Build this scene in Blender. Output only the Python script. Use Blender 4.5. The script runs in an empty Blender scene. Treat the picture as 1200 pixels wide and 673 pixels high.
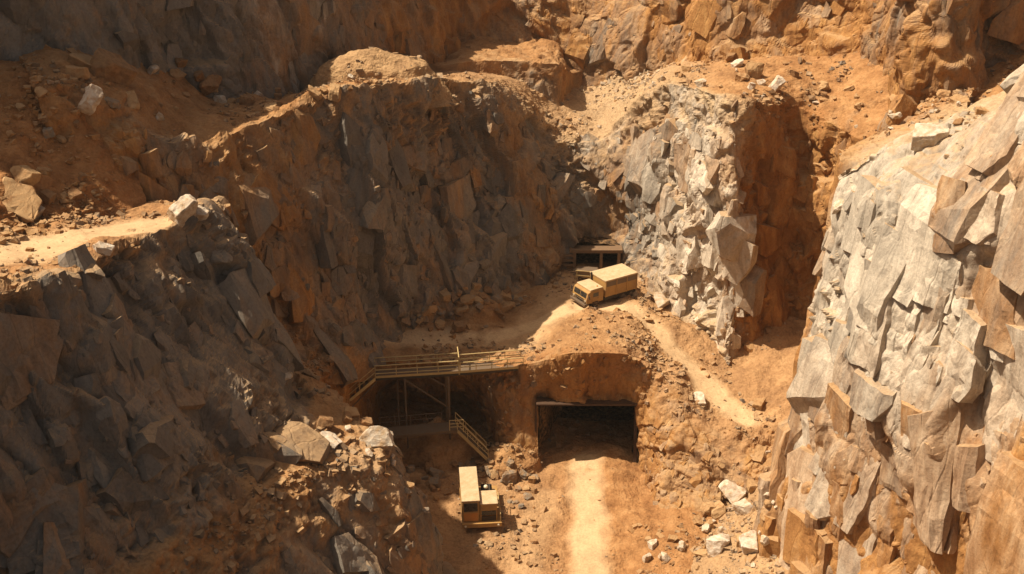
import bpy, bmesh, math, random
import numpy as np
from mathutils import Vector, Matrix
from mathutils.bvhtree import BVHTree
random.seed(7); rng = np.random.default_rng(7)
SC = bpy.context.scene; COL = SC.collection
R = math.radians
# ------------------------------------------------------------------ camera, world, sun, exposure
PITCH = 25.0; F = 1300.0; CAMZ = 53.0
cam_d = bpy.data.cameras.new('camera'); cam = bpy.data.objects.new('camera', cam_d); COL.objects.link(cam)
cam.location = (0, 0, CAMZ); cam.rotation_euler = (R(90 - PITCH), 0, 0)
cam_d.sensor_width = 36; cam_d.lens = 36 * F / 1200; cam_d.clip_end = 2000; cam_d.clip_start = .5
SC.camera = cam
SUN = Vector((-.53, .02, .848)).normalized()
world = bpy.data.worlds.new('World'); SC.world = world; world.use_nodes = True
nt = world.node_tree
sky = nt.nodes.new('ShaderNodeTexSky'); sky.sky_type = 'NISHITA'; sky.sun_disc = False
sky.sun_elevation = math.asin(SUN.z); sky.sun_rotation = math.atan2(SUN.x, SUN.y)
sky.dust_density = 6; sky.air_density = 1.0; sky.ozone_density = .6
wm = nt.nodes.new('ShaderNodeMix'); wm.data_type = 'RGBA'; wm.blend_type = 'MULTIPLY'; wm.inputs[0].default_value = 1
wm.inputs[7].default_value = (1.0, .85, .68, 1)
bg = nt.nodes['Background']; bg.inputs[1].default_value = .056
nt.links.new(sky.outputs[0], wm.inputs[6]); nt.links.new(wm.outputs[2], bg.inputs[0])
sd = bpy.data.lights.new('sun', 'SUN'); sd.energy = 4.6; sd.angle = R(.6); sd.color = (1, .86, .66)
so = bpy.data.objects.new('sun', sd); COL.objects.link(so); so.rotation_euler = SUN.to_track_quat('Z', 'Y').to_euler()
so.location = (-60, 40, 120)
vs = SC.view_settings; vs.view_transform = 'Standard'; vs.look = 'None'; vs.gamma = 1; vs.exposure = 0.66
HAZE = .00014
SC.cycles.max_bounces = 6; SC.cycles.diffuse_bounces = 4

# ------------------------------------------------------------------ picture -> place
cP, sP = math.cos(R(PITCH)), math.sin(R(PITCH))
def ray(px, py):
    a = (px - 600) / F; t = (py - 336.5) / F
    return np.array((a, cP - t * sP, -sP - t * cP))
def D(px, py, d): return np.array((0, 0, CAMZ)) + ray(px, py) * d
def Y(px, py, y): r = ray(px, py); return np.array((0, 0, CAMZ)) + r * (y / r[1])
def Z(px, py, z): r = ray(px, py); return np.array((0, 0, CAMZ)) + r * ((z - CAMZ) / r[2])
def V(*a): return np.array(a, float)

# ------------------------------------------------------------------ noise
def _h(ix, iy, iz, s):
    h = (ix.astype(np.uint32) * np.uint32(374761393) + iy.astype(np.uint32) * np.uint32(668265263)
         + iz.astype(np.uint32) * np.uint32(2147483647 - 2) * np.uint32(97) + np.uint32((s * 1274126177 + 12345) & 0xffffffff))
    h ^= h >> np.uint32(13); h *= np.uint32(1274126177); h ^= h >> np.uint32(16); h *= np.uint32(2246822519); h ^= h >> np.uint32(13)
    return h
def _f(h, k):
    h = (h + np.uint32((k * 2654435761) & 0xffffffff)); h ^= h >> np.uint32(15); h *= np.uint32(2246822519); h ^= h >> np.uint32(13)
    return (h & np.uint32(0xffff)).astype(np.float32) / np.float32(65535)
def vnoise(p, s):
    i = np.floor(p).astype(np.int32); f = (p - i).astype(np.float32); f = f * f * (3 - 2 * f)
    out = 0
    for dx in (0, 1):
        for dy in (0, 1):
            for dz in (0, 1):
                w = (f[:, 0] if dx else 1 - f[:, 0]) * (f[:, 1] if dy else 1 - f[:, 1]) * (f[:, 2] if dz else 1 - f[:, 2])
                out = out + w * _f(_h(i[:, 0] + dx, i[:, 1] + dy, i[:, 2] + dz, s), 1)
    return out * 2 - 1
def fbm(p, s, octv=4, gain=.5):
    o = 0; a = 1
    for k in range(octv): o = o + a * vnoise(p * (2.03 ** k) + k * 17.3, s + k); a *= gain
    return o
def facet(q, s, tilt=1.0, k=12.0, step=.5, c=.85):
    """angular broken rock: every cell carries flat faces (a tilted pyramid, the highest one wins, so creases are sharp)
    plus a small step of its own at its border -> value, cell random, edge distance"""
    b = np.floor(q - .5).astype(np.int32); ds, vs_, rs, ps = [], [], [], []
    for dx in (0, 1):
        for dy in (0, 1):
            for dz in (0, 1):
                ix, iy, iz = b[:, 0] + dx, b[:, 1] + dy, b[:, 2] + dz
                h = _h(ix, iy, iz, s)
                ox = q[:, 0] - (ix + .5 + .7 * (_f(h, 1) - .5)); oy = q[:, 1] - (iy + .5 + .7 * (_f(h, 2) - .5)); oz = q[:, 2] - (iz + .5 + .7 * (_f(h, 3) - .5))
                ds.append(np.sqrt(ox * ox + oy * oy + oz * oz).astype(np.float32)); rs.append(_f(h, 8))
                t1, t2, t3 = _f(h, 5) - .5, _f(h, 6) - .5, _f(h, 7) - .5
                lin = tilt * (t1 * ox + t2 * oy + t3 * oz)
                vs_.append((_f(h, 4) - .5 + lin).astype(np.float32))
                ps.append((.45 * (_f(h, 9) - .5) + .8 * lin - c * (np.abs(ox + .5 * t2 * oz) + np.abs(oy + .6 * t3 * ox) + np.abs(oz + .6 * t1 * oy))).astype(np.float32))
    ds, vs_, rs, ps = np.array(ds), np.array(vs_), np.array(rs), np.array(ps)
    o = np.sort(ds, axis=0); w = np.exp(-k * (ds - o[0])); w /= w.sum(0)
    po = np.sort(ps, axis=0); wp = np.exp(-k * 1.5 * (po[-1] - ps)); wp /= wp.sum(0)
    return step * (w * vs_).sum(0) + (1 - step) * (po[-1] + .45) * 1.5, (wp * rs).sum(0), po[-1] - po[-2]
ROT = np.array(Matrix.Rotation(R(24), 3, 'Y') @ Matrix.Rotation(R(-14), 3, 'X') @ Matrix.Rotation(R(31), 3, 'Z'))

# ------------------------------------------------------------------ tracks in plan (worn pale wheel roads)
TRACKS = [([Z(420, 408, .5), Z(520, 401, 0), Z(600, 391, 0), Z(650, 376, 0), Z(690, 366, 0), Z(735, 372, 0), Z(775, 392, -.3), Z(815, 425, -1), Z(850, 455, -1.8), Z(872, 480, -3)], 1.35, 1),
          ([Z(610, 400, 0), Z(640, 372, 0), Z(662, 348, 0), Z(690, 332, 0)], 2.4, .5),
          ([Z(694, 760, -10), Z(694, 673, -10), Z(690, 600, -10), Z(688, 540, -10)], 1.5, 1),
          ([Z(600, 740, -10), Z(615, 660, -10), Z(640, 580, -10)], 1.6, .3),
          ([Z(-120, 320, 26), Z(0, 294, 25.5), Z(90, 276, 24.4), Z(185, 260, 23.4)], 2.5, 1)]
def track_mask(p):
    m = np.zeros(len(p), np.float32)
    for pts, w, wt in TRACKS:
        for a, b in zip(pts[:-1], pts[1:]):
            a2, b2 = a[:2], b[:2]; ab = b2 - a2
            t = np.clip(((p[:, :2] - a2) @ ab) / (ab @ ab), 0, 1)
            dist = np.linalg.norm(p[:, :2] - (a2 + t[:, None] * ab), axis=1)
            zz = a[2] + t * (b[2] - a[2])
            k = np.clip((w * 1.35 - dist) / (w * .7), 0, 1) * (np.abs(p[:, 2] - zz) < 3) * wt
            m = np.maximum(m, k)
    return m

# ------------------------------------------------------------------ mesh helpers
def np_mesh(name, verts, faces, attrs=None, smooth=False):
    me = bpy.data.meshes.new(name); nv = len(verts); faces = [f for f in (faces if isinstance(faces, list) else [faces]) if len(f)]
    me.vertices.add(nv); me.vertices.foreach_set('co', np.ascontiguousarray(verts, np.float32).ravel())
    li = np.concatenate([f.ravel() for f in faces]).astype(np.int32); lt = np.concatenate([np.full(len(f), f.shape[1], np.int32) for f in faces])
    me.loops.add(len(li)); me.loops.foreach_set('vertex_index', li)
    me.polygons.add(len(lt)); me.polygons.foreach_set('loop_start', (np.cumsum(lt) - lt).astype(np.int32)); me.polygons.foreach_set('loop_total', lt)
    me.polygons.foreach_set('use_smooth', np.full(len(lt), smooth, bool))
    for an, av in (attrs or {}).items():
        x = me.attributes.new(an, 'FLOAT', 'POINT'); x.data.foreach_set('value', np.ascontiguousarray(av, np.float32))
    me.update(calc_edges=True); me.validate()
    return me
def chipped_block(n_cuts, seed, lo=.50, hi=.80, box=(1, 1, 1)):
    """a block with its corners and edges broken off by flat fractures; about 1 m across"""
    rd = random.Random(seed); bm = bmesh.new(); bmesh.ops.create_cube(bm, size=1)
    for v in bm.verts: v.co = Vector((v.co.x * box[0] * rd.uniform(.85, 1.1), v.co.y * box[1] * rd.uniform(.85, 1.1), v.co.z * box[2] * rd.uniform(.85, 1.1)))
    for _ in range(n_cuts):
        no = Vector((rd.gauss(0, 1), rd.gauss(0, 1), rd.gauss(0, .8))).normalized()
        sup = max(v.co.dot(no) for v in bm.verts)
        r = bmesh.ops.bisect_plane(bm, geom=bm.verts[:] + bm.edges[:] + bm.faces[:], plane_co=no * sup * rd.uniform(lo, hi), plane_no=no, clear_outer=True)
        es = [e for e in r['geom_cut'] if isinstance(e, bmesh.types.BMEdge)]
        if es: bmesh.ops.contextual_create(bm, geom=es)
    bmesh.ops.remove_doubles(bm, verts=bm.verts[:], dist=.004)
    bmesh.ops.recalc_face_normals(bm, faces=bm.faces[:])
    return bm
BLK = {0: [], 1: [], 2: []}
for i_ in range(40):
    for fine_ in (0, 1, 2):
        b_ = chipped_block(10, 100 + i_) if fine_ < 2 else chipped_block(8, 300 + i_, .56, .82)
        bmesh.ops.triangulate(b_, faces=b_.faces[:])
        if fine_:
            for _ in range(3):
                es_ = [e for e in b_.edges if e.calc_length() > .13]
                if es_: bmesh.ops.subdivide_edges(b_, edges=es_, cuts=1); bmesh.ops.triangulate(b_, faces=b_.faces[:])
        b_.verts.index_update()
        BLK[fine_].append((np.array([v.co[:] for v in b_.verts]), np.array([[v.index for v in f.verts] for f in b_.faces]))); b_.free()
def block_field(p, N, w, count, size, seed, jit=.10, slab=False):
    """slabs and blocks standing a little out of the face: returns verts, tris, source index, per-block randoms"""
    g = np.random.default_rng(seed); pr = w / w.sum(); src = g.choice(len(p), count, p=pr)
    VV, TT, SS, RR, NN = [], [], [], [], []; off = 0
    joint = np.array((.22, .12, 1.0)); joint /= np.linalg.norm(joint); lib = BLK[(2 if slab else 1) if size[1] > 1.6 else 0]
    for i in src:
        n = N[i] + g.normal(0, jit * (.6 if size[1] > 5 else 1), 3); n /= np.linalg.norm(n)
        u = joint + g.normal(0, .09 if slab else .26, 3); u -= n * (u @ n); u /= np.linalg.norm(u) + 1e-9; t = np.cross(u, n)
        k = size[0] * (size[1] / size[0]) ** (g.random() ** 1.8)
        a, b, c = k * g.uniform(.7, 1.7), k * g.uniform(.55, 1.25), k * g.uniform(.45, .8)
        if slab and size[1] > 1.6: a *= 1.35
        bv, bt = lib[g.integers(len(lib))]
        q = bv[:, :1] * b * t + bv[:, 1:2] * c * n + bv[:, 2:] * a * u
        VV.append(q + p[i] - n * (c * .46 - k * g.uniform(.02, .09 if size[1] > 5 else .16))); TT.append(bt + off); off += len(bv)
        SS.append(np.full(len(bv), i)); RR.append(np.repeat(g.random((1, 3)), len(bv), 0)); NN.append(np.repeat(n[None], len(bv), 0))
    VV, NN = np.concatenate(VV), np.concatenate(NN)
    if size[1] > 1.6:
        q = VV @ ROT.T
        f3, _, _ = facet(q / np.array((1.3, 1.0, 2.2)) + 5.1, 51, 1.3, 14, .4); f4, _, _ = facet(q / np.array((.5, .42, .8)) + 2.2, 52, 1.3, 9, .3)
        rg = np.clip(.4 + 1.1 * fbm(VV * .3, 53, 2), .1, 1.2)
        VV = VV + NN * ((.32 * f3 + .13 * f4) * rg)[:, None] + .05 * np.stack([fbm(VV * 1.1, 54 + k_, 2) for k_ in range(3)], 1)
    return VV, np.concatenate(TT), np.concatenate(SS), np.concatenate(RR)
TERR = []; RES = .72
def catmull(P, t):
    n = P.shape[1]; i = np.clip(np.floor(t).astype(int), 0, n - 2); f = (t - i)[None, :, None]
    p0, p1, p2, p3 = P[:, np.clip(i - 1, 0, n - 1)], P[:, i], P[:, i + 1], P[:, np.clip(i + 2, 0, n - 1)]
    k = .4
    m1, m2 = (p2 - p0) * k, (p3 - p1) * k
    return (2 * f**3 - 3 * f**2 + 1) * p1 + (f**3 - 2 * f**2 + f) * m1 + (-2 * f**3 + 3 * f**2) * p2 + (f**3 - f**2) * m2
def sheet(name, rails, res, soil, stain=.5, pale=.0, rough=1.0, fine=False, mat=None, avoid=(), cut=None, blockscale=1.0, smoothv=0, blocks=()):
    """loft between rails (top to bottom), break it up into rock blocks and loose soil"""
    P = np.array(rails, float); nr, nc = P.shape[:2]
    def field(f): return np.broadcast_to(np.array(f, float) if np.ndim(f) != 1 else np.array(f, float)[:, None], (nr, nc))[..., None]
    A = np.concatenate([P, field(soil), field(stain), field(pale), field(rough)], 2)
    seg = np.linalg.norm(P[:, 1:] - P[:, :-1], axis=2).mean(0); ts = [0.]
    for i, L in enumerate(seg): n = max(2, int(L / (res * RES))); ts += list(i + np.arange(1, n + 1) / n)
    A = catmull(A, np.array(ts))
    rows = []
    for i in range(nr - 1):
        L = np.percentile(np.linalg.norm(A[i + 1, :, :3] - A[i, :, :3], axis=1), 70); n = max(2, int(L / (res * RES)))
        for k in range(n): rows.append(A[i] + (A[i + 1] - A[i]) * (k / n))
    rows.append(A[-1]); G = np.array(rows)
    for _ in range(smoothv):
        G[1:-1] = .25 * G[:-2] + .5 * G[1:-1] + .25 * G[2:]
    nvv, nuu = G.shape[:2]; p = G[..., :3]
    du = np.gradient(p, axis=1); dv = np.gradient(p, axis=0); N = np.cross(du, dv); N /= np.linalg.norm(N, axis=2, keepdims=True) + 1e-9
    for _ in range(12):
        N[1:-1] = (N[:-2] + N[1:-1] + N[2:]) / 3
    N /= np.linalg.norm(N, axis=2, keepdims=True) + 1e-9
    if ((V(0, 0, CAMZ) - p) * N).sum() < 0: N = -N
    p = p.reshape(-1, 3); N = N.reshape(-1, 3); base = p.copy()
    so_, st, pa, ro = [np.clip(G[..., k].ravel(), 0, 2) for k in (3, 4, 5, 6)]
    # the line between soil and rock is ragged
    so_ = np.clip((so_ - .5) * 2.2 + .5 + .55 * fbm(p * .35, 5, 3) + .5 * fbm(p * 1.3, 6, 3), 0, 1)
    tr = track_mask(p + .5 * np.stack([fbm(p * .4, 71, 2), fbm(p * .4, 72, 2), 0 * p[:, 0]], 1)) * so_
    warp = np.stack([fbm(p * .22, 11, 3), fbm(p * .22, 12, 3), fbm(p * .22, 13, 3)], 1) * .4
    q = (p + warp) @ ROT.T / blockscale
    f1, r1, e1 = facet(q / np.array((6.5, 5.0, 13.0)), 21, 1.2, 45, .7)
    f2, r2, e2 = facet(q / np.array((2.7, 2.1, 5.6)) + 3.3, 22, 1.3, 34, .65)
    f3, r3, e3 = facet(q / np.array((1.1, .95, 2.2)) + 7.7, 23, 1.4, 20, .5)
    rag = np.clip(.5 + .9 * fbm(p * .16, 61, 2), 0, 1)          # some faces are sound slabs, some are shattered
    d = 2.4 * f1 + f2 * (.45 + .75 * rag) + .5 * f3 * (.3 + rag) - .08 * np.clip(1 - e2 / .08, 0, 1) - .12 * np.clip(1 - e1 / .04, 0, 1)
    if fine:
        f4, r4, e4 = facet(q / np.array((.45, .4, .9)) + 1.7, 24, 1.4, 12, .2); d = d + .11 * f4 * rag
    d = d * blockscale ** .7 * ro + .07 * fbm(p * 1.6, 31, 3) * ro
    c1, cr, ce = facet((p + warp * .5) / .55, 41, .6)
    ds = .55 * fbm(p * .22, 33, 2) + .17 * fbm(p * .9, 34, 3) + .10 * (c1 + .2)
    ds = ds * (1 - .75 * tr) - .12 * tr
    disp = d * (1 - so_) + ds * so_
    p = p + N * disp[:, None]
    tint = np.clip(.5 * r2 + .3 * r1 + .2 * r3, 0, 1)
    idx = np.arange(nvv * nuu).reshape(nvv, nuu)
    quads = np.stack([idx[:-1, :-1], idx[:-1, 1:], idx[1:, 1:], idx[1:, :-1]], -1).reshape(-1, 4)
    if cut is not None:
        quads = quads[~cut(base[quads].mean(1))]
    faces = [quads[:, ::-1]]; at = dict(soil=so_, tint=tint, stain=st, pale=pa, track=tr)
    used = np.ones(len(p), bool)
    if cut is not None: used[:] = False; used[quads.ravel()] = True
    pp = p
    for bi_, (cnt, size) in enumerate(blocks):
        m_ = max(1, int(size[1] * .55 / (res * RES))); sg = so_.reshape(nvv, nuu); cs = np.cumsum(np.concatenate([np.zeros((1, nuu)), sg]), 0)
        r0 = np.maximum(np.arange(nvv) - m_, 0); up_ = ((cs[np.arange(nvv) + 1] - cs[r0]) / (np.arange(nvv) + 1 - r0)[:, None]).ravel()
        w = np.clip(1 - so_ * 1.25, 0, 1) * np.clip(1 - up_ * 1.8, 0, 1) * used * np.prod([np.linalg.norm(p - V(*q[:3]), axis=1) > q[3] for q in avoid] or [1.0], axis=0) * np.clip(ro * 1.6 - .1, 0, 1) + 1e-9
        bv, bt, bs, br = block_field(p, N, w, cnt, size, 900 + bi_ + len(TERR) * 10, slab=fine)
        faces.append(bt + len(pp)); pp = np.concatenate([pp, bv])
        for kk, vv in (('soil', 0 * br[:, 0]), ('tint', .12 + .76 * br[:, 0]), ('stain', np.clip(st[bs] + (br[:, 1] - .5) * .4, 0, 1.2)), ('pale', pa[bs] * (.75 + .5 * br[:, 2])), ('track', 0 * br[:, 0])):
            at[kk] = np.concatenate([at[kk], vv])
    me = np_mesh(name, pp, faces, at)
    o = bpy.data.objects.new(name, me); COL.objects.link(o); o['kind'] = 'structure'; me.materials.append(mat or M_TERR)
    print('SHEET', name, len(p))
    TERR.append(dict(rock=mat is None, p=pp, f=faces, n=len(p), N=N, soil=so_, track=tr, pale=pa, stain=st, used=used)); return o

# ------------------------------------------------------------------ materials
def newmat(name):
    m = bpy.data.materials.new(name); m.use_nodes = True; n = m.node_tree
    return m, n, n.nodes['Principled BSDF']
def N_(n, t, **kw):
    x = n.nodes.new(t)
    for k, v in kw.items(): setattr(x, k, v)
    return x
def mixc(n, fac, a, b, mode='MIX'):
    x = N_(n, 'ShaderNodeMix', data_type='RGBA', blend_type=mode)
    for s, v in ((0, fac), (6, a), (7, b)):
        if hasattr(v, 'links'): n.links.new(v, x.inputs[s])
        elif s == 0: x.inputs[0].default_value = v
        else: x.inputs[s].default_value = (*v, 1)
    return x.outputs[2]
def math_(n, op, a, b=None, c=None, clamp=False):
    x = N_(n, 'ShaderNodeMath', operation=op, use_clamp=clamp)
    for i, v in enumerate((a, b, c)):
        if v is None: continue
        if hasattr(v, 'links'): n.links.new(v, x.inputs[i])
        else: x.inputs[i].default_value = v
    return x.outputs[0]
def noise_(n, co, scale, detail=5, rough=.6, dist=0.0):
    x = N_(n, 'ShaderNodeTexNoise'); x.inputs['Scale'].default_value = scale; x.inputs['Detail'].default_value = detail
    x.inputs['Roughness'].default_value = rough; x.inputs['Distortion'].default_value = dist
    n.links.new(co, x.inputs['Vector']); return x.outputs['Fac']
def ramp_(n, fac, stops):
    x = N_(n, 'ShaderNodeValToRGB'); el = x.color_ramp.elements
    while len(el) < len(stops): el.new(.5)
    for e, (pos, c) in zip(el, stops): e.position = pos; e.color = (*c, 1)
    n.links.new(fac, x.inputs[0]); return x.outputs[0]
def maprange(n, v, a, b, c=0, d=1):
    x = N_(n, 'ShaderNodeMapRange'); n.links.new(v, x.inputs[0])
    for i, k in enumerate((a, b, c, d)): x.inputs[i + 1].default_value = k
    return x.outputs[0]
def terrain_material():
    m, n, b = newmat('quarry_rock_and_soil')
    geo = N_(n, 'ShaderNodeNewGeometry'); pos = geo.outputs['Position']
    st = N_(n, 'ShaderNodeMapping'); st.inputs['Scale'].default_value = (1, 1, .28); st.inputs['Rotation'].default_value = (R(-10), R(16), 0); n.links.new(pos, st.inputs[0]); stp = st.outputs[0]
    at = {k: N_(n, 'ShaderNodeAttribute', attribute_name=k).outputs['Fac'] for k in ('soil', 'tint', 'stain', 'pale', 'track')}
    big = noise_(n, stp, .16, 5, .62, .6); mid = noise_(n, stp, .8, 6, .65, .4); fin = noise_(n, pos, 4.5, 6, .7); streak = noise_(n, stp, 2.2, 5, .6, .3)
    # rock: slate grey, brown, iron orange, pale quartz
    grey = mixc(n, math_(n, 'MULTIPLY_ADD', mid, .9, math_(n, 'MULTIPLY_ADD', at['tint'], .6, -.28), clamp=True), (.095, .085, .076), (.295, .255, .21))
    orange = ramp_(n, mid, [(.25, (.19, .085, .032)), (.5, (.33, .165, .058)), (.72, (.46, .26, .10))])
    s1 = math_(n, 'ADD', math_(n, 'MULTIPLY_ADD', big, 2.6, -1.8), math_(n, 'MULTIPLY_ADD', at['stain'], 1.5, math_(n, 'MULTIPLY_ADD', at['tint'], .55, -.28)))
    s1 = math_(n, 'MULTIPLY_ADD', streak, .7, math_(n, 'SUBTRACT', s1, .1), clamp=True)
    rock = mixc(n, s1, grey, orange)
    palec = ramp_(n, mid, [(.28, (.33, .285, .23)), (.48, (.53, .46, .37)), (.7, (.68, .60, .49))])
    tt = math_(n, 'MULTIPLY_ADD', at['tint'], -1.0, math_(n, 'MULTIPLY_ADD', mid, .8, .05))
    pf = math_(n, 'ADD', math_(n, 'MULTIPLY_ADD', at['pale'], 1.35, -1.0), math_(n, 'ADD', math_(n, 'MULTIPLY', big, .9), tt), clamp=True)
    pf = math_(n, 'MULTIPLY', pf, maprange(n, at['pale'], 0, .35))
    rock = mixc(n, pf, rock, palec)
    # soil
    sn = noise_(n, pos, .5, 6, .68)
    soil = ramp_(n, sn, [(.28, (.20, .098, .040)), (.5, (.345, .195, .086)), (.72, (.47, .295, .145))])
    soil = mixc(n, maprange(n, at['stain'], .35, .95), soil, mixc(n, 1.0, soil, (.86, .69, .56), 'MULTIPLY'))
    soil = mixc(n, math_(n, 'MULTIPLY', at['pale'], .8), soil, ramp_(n, fin, [(.3, (.34, .25, .15)), (.7, (.50, .39, .25))]))
    soil = mixc(n, math_(n, 'MULTIPLY', at['track'], math_(n, 'MULTIPLY_ADD', sn, .8, .35), clamp=True), soil, (.60, .43, .25))
    dust = math_(n, 'MULTIPLY', maprange(n, N_sep(n, geo.outputs['Normal']), .55, .95), .7)
    col = mixc(n, dust, rock, (.40, .26, .135))
    col = mixc(n, at['soil'], col, soil)
    col = mixc(n, .55, col, ramp_(n, fin, [(.25, (.45, .45, .45)), (.5, (1, 1, 1)), (.8, (1.35, 1.33, 1.3))]), 'MULTIPLY')
    n.links.new(col, b.inputs['Base Color']); b.inputs['Roughness'].default_value = .93
    b.inputs['Specular IOR Level'].default_value = .18
    vor = N_(n, 'ShaderNodeTexVoronoi', feature='DISTANCE_TO_EDGE'); vor.inputs['Scale'].default_value = .9
    dist = N_(n, 'ShaderNodeMix', data_type='VECTOR'); dist.inputs[0].default_value = .35
    nv = N_(n, 'ShaderNodeTexNoise'); nv.inputs['Scale'].default_value = 1.2; nv.inputs['Detail'].default_value = 4; n.links.new(stp, nv.inputs['Vector'])
    n.links.new(stp, dist.inputs[4]); n.links.new(nv.outputs['Color'], dist.inputs[5]); n.links.new(dist.outputs[1], vor.inputs['Vector'])
    crack = maprange(n, vor.outputs['Distance'], 0, .05)
    peb = N_(n, 'ShaderNodeTexVoronoi'); peb.inputs['Scale'].default_value = 4.2; n.links.new(pos, peb.inputs['Vector'])
    h = math_(n, 'ADD', math_(n, 'MULTIPLY', fin, .5), math_(n, 'MULTIPLY', math_(n, 'MULTIPLY', crack, math_(n, 'SUBTRACT', 1.0, at['soil'])), .30))
    h = math_(n, 'ADD', h, math_(n, 'MULTIPLY', streak, .3))
    h = math_(n, 'ADD', h, math_(n, 'MULTIPLY', math_(n, 'MULTIPLY', peb.outputs['Distance'], math_(n, 'SUBTRACT', 1.0, at['track'])), math_(n, 'MULTIPLY', at['soil'], -.5)))
    bp = N_(n, 'ShaderNodeBump'); bp.inputs['Strength'].default_value = .8; bp.inputs['Distance'].default_value = .16
    n.links.new(h, bp.inputs['Height']); n.links.new(bp.outputs[0], b.inputs['Normal'])
    return m
def N_sep(n, v):
    x = N_(n, 'ShaderNodeSeparateXYZ'); n.links.new(v, x.inputs[0]); return x.outputs[2]
def stone_material(name, a, c, stain):
    m, n, b = newmat(name); tc = N_(n, 'ShaderNodeTexCoord').outputs['Object']; geo = N_(n, 'ShaderNodeNewGeometry')
    oi = N_(n, 'ShaderNodeObjectInfo').outputs['Random']
    v = noise_(n, geo.outputs['Position'], 1.3, 6, .65); f = noise_(n, geo.outputs['Position'], 7, 5, .7)
    col = mixc(n, math_(n, 'MULTIPLY_ADD', f, .7, math_(n, 'MULTIPLY_ADD', oi, .5, -.1), clamp=True), a, c)
    col = mixc(n, maprange(n, v, .5, .68), col, stain)
    dust = math_(n, 'MULTIPLY', maprange(n, noise_(n, geo.outputs['Position'], 2.5, 4, .6), .40, .66), .6)
    col = mixc(n, dust, col, (.38, .22, .10))
    n.links.new(col, b.inputs['Base Color']); b.inputs['Roughness'].default_value = .9; b.inputs['Specular IOR Level'].default_value = .2
    bp = N_(n, 'ShaderNodeBump'); bp.inputs['Strength'].default_value = .7; bp.inputs['Distance'].default_value = .1
    n.links.new(math_(n, 'ADD', f, v), bp.inputs['Height']); n.links.new(bp.outputs[0], b.inputs['Normal'])
    return m
def paint(name, c, rough=.55, metal=0.0, dirt=.5, dirtc=(.36, .21, .10), scale=1.6):
    m, n, b = newmat(name); tc = N_(n, 'ShaderNodeTexCoord').outputs['Object']
    f = noise_(n, tc, scale, 6, .7); g = noise_(n, tc, scale * 6, 4, .7)
    fac = math_(n, 'MULTIPLY', maprange(n, math_(n, 'ADD', math_(n, 'MULTIPLY', f, .7), math_(n, 'MULTIPLY', g, .3)), .38, .66), dirt)
    col = mixc(n, fac, c, dirtc); n.links.new(col, b.inputs['Base Color'])
    n.links.new(maprange(n, fac, 0, 1, rough, .95), b.inputs['Roughness']); b.inputs['Metallic'].default_value = metal
    return m
M_TERR = terrain_material()
M_TUNNEL_SHADE = stone_material('tunnel_shade_rock', (.006, .005, .004), (.014, .010, .008), (.012, .008, .006))  # tunnel darkness painted into the rock colour, for linings and floors
M_PALE = stone_material('pale_stone', (.42, .35, .27), (.66, .59, .49), (.38, .26, .14))
M_WHITE = stone_material('white_stone', (.50, .44, .36), (.66, .59, .50), (.46, .34, .22))
M_TAN = stone_material('tan_stone', (.33, .20, .095), (.48, .32, .17), (.27, .14, .06))
M_BROWN = stone_material('brown_stone', (.16, .09, .045), (.29, .17, .085), (.22, .10, .04))
M_GREY = stone_material('grey_stone', (.15, .125, .10), (.29, .25, .20), (.25, .14, .065))
M_YEL = paint('ochre_vehicle_paint', (.42, .235, .06), .6, 0, .85, (.28, .16, .08))
M_CREAM = paint('dusty_cream_paint', (.56, .43, .27), .7, 0, .9, (.38, .25, .12))
M_DARK = paint('black_steel', (.025, .022, .02), .6, .2, .4, (.12, .07, .035))
M_RUBBER = paint('tyre_rubber', (.02, .019, .018), .85, 0, .6, (.16, .095, .05))
M_GLASS = paint('dirty_glass', (.02, .022, .022), .15, 0, .35, (.14, .09, .05))
M_RAIL = paint('ochre_railing_paint', (.50, .38, .17), .55, .1, .4)
M_STEEL = paint('weathered_steel', (.16, .12, .085), .6, .35, .6, (.2, .11, .05))
M_WOOD = paint('weathered_timber', (.15, .09, .05), .9, 0, .5, (.25, .15, .075), 3)
M_LAMP = paint('lamp_lens', (.75, .68, .52), .3, 0, .3)
M_CONC = paint('rusty_beam', (.05, .025, .013), .85, 0, .5, (.13, .065, .027))
M_ORANGE = paint('orange_panel', (.52, .20, .03), .55, 0, .5)
M_MESH = paint('radiator_grille', (.012, .011, .010), .7, .3, .35, (.10, .06, .03), 4)

# ================================================================== LARGE STRUCTURE
# ---- far upper wall
ft = [Y(-350, 70, 72), Y(-150, 66, 80), Y(0, 62, 88), Y(90, 52, 92), Y(165, 80, 97), Y(215, 98, 102), Y(270, 110, 105), Y(335, 112, 110), Y(400, 96, 118), Y(480, 90, 128), Y(560, 84, 138),
      Y(640, 88, 139), Y(700, 88, 138), Y(780, 80, 130), Y(850, 68, 122), Y(960, 60, 118), Y(1035, 62, 112), Y(1062, 105, 104), Y(1090, 114, 102), Y(1130, 92, 102), Y(1180, 64, 104), Y(1260, 40, 102), Y(1420, 20, 92), Y(1600, 20, 75)]
ft = np.array(ft); 
hh = np.array([22, 20, 18, 17, 17, 17, 17, 17, 15, 14, 14, 13, 13, 14, 14, 14, 15, 15, 15, 15, 15, 16, 16, 16], float)
lean = np.array([.2, .2, .25, .3, .3, .3, .3, .35, .4, .4, .45, .5, .5, .5, .5, .45, .3, .12, .08, .15, .2, .3, .3, .3])
outw = np.array([(-.3, 1, 0)] * 8 + [(0, 1, 0)] * 6 + [(.1, 1, 0)] * 3 + [(.45, .9, 0), (.45, .9, 0)] + [(.3, 1, 0)] * 5, float)
top = ft + outw * (hh * lean)[:, None] + np.array([0, 0, 1]) * hh[:, None]
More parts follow.
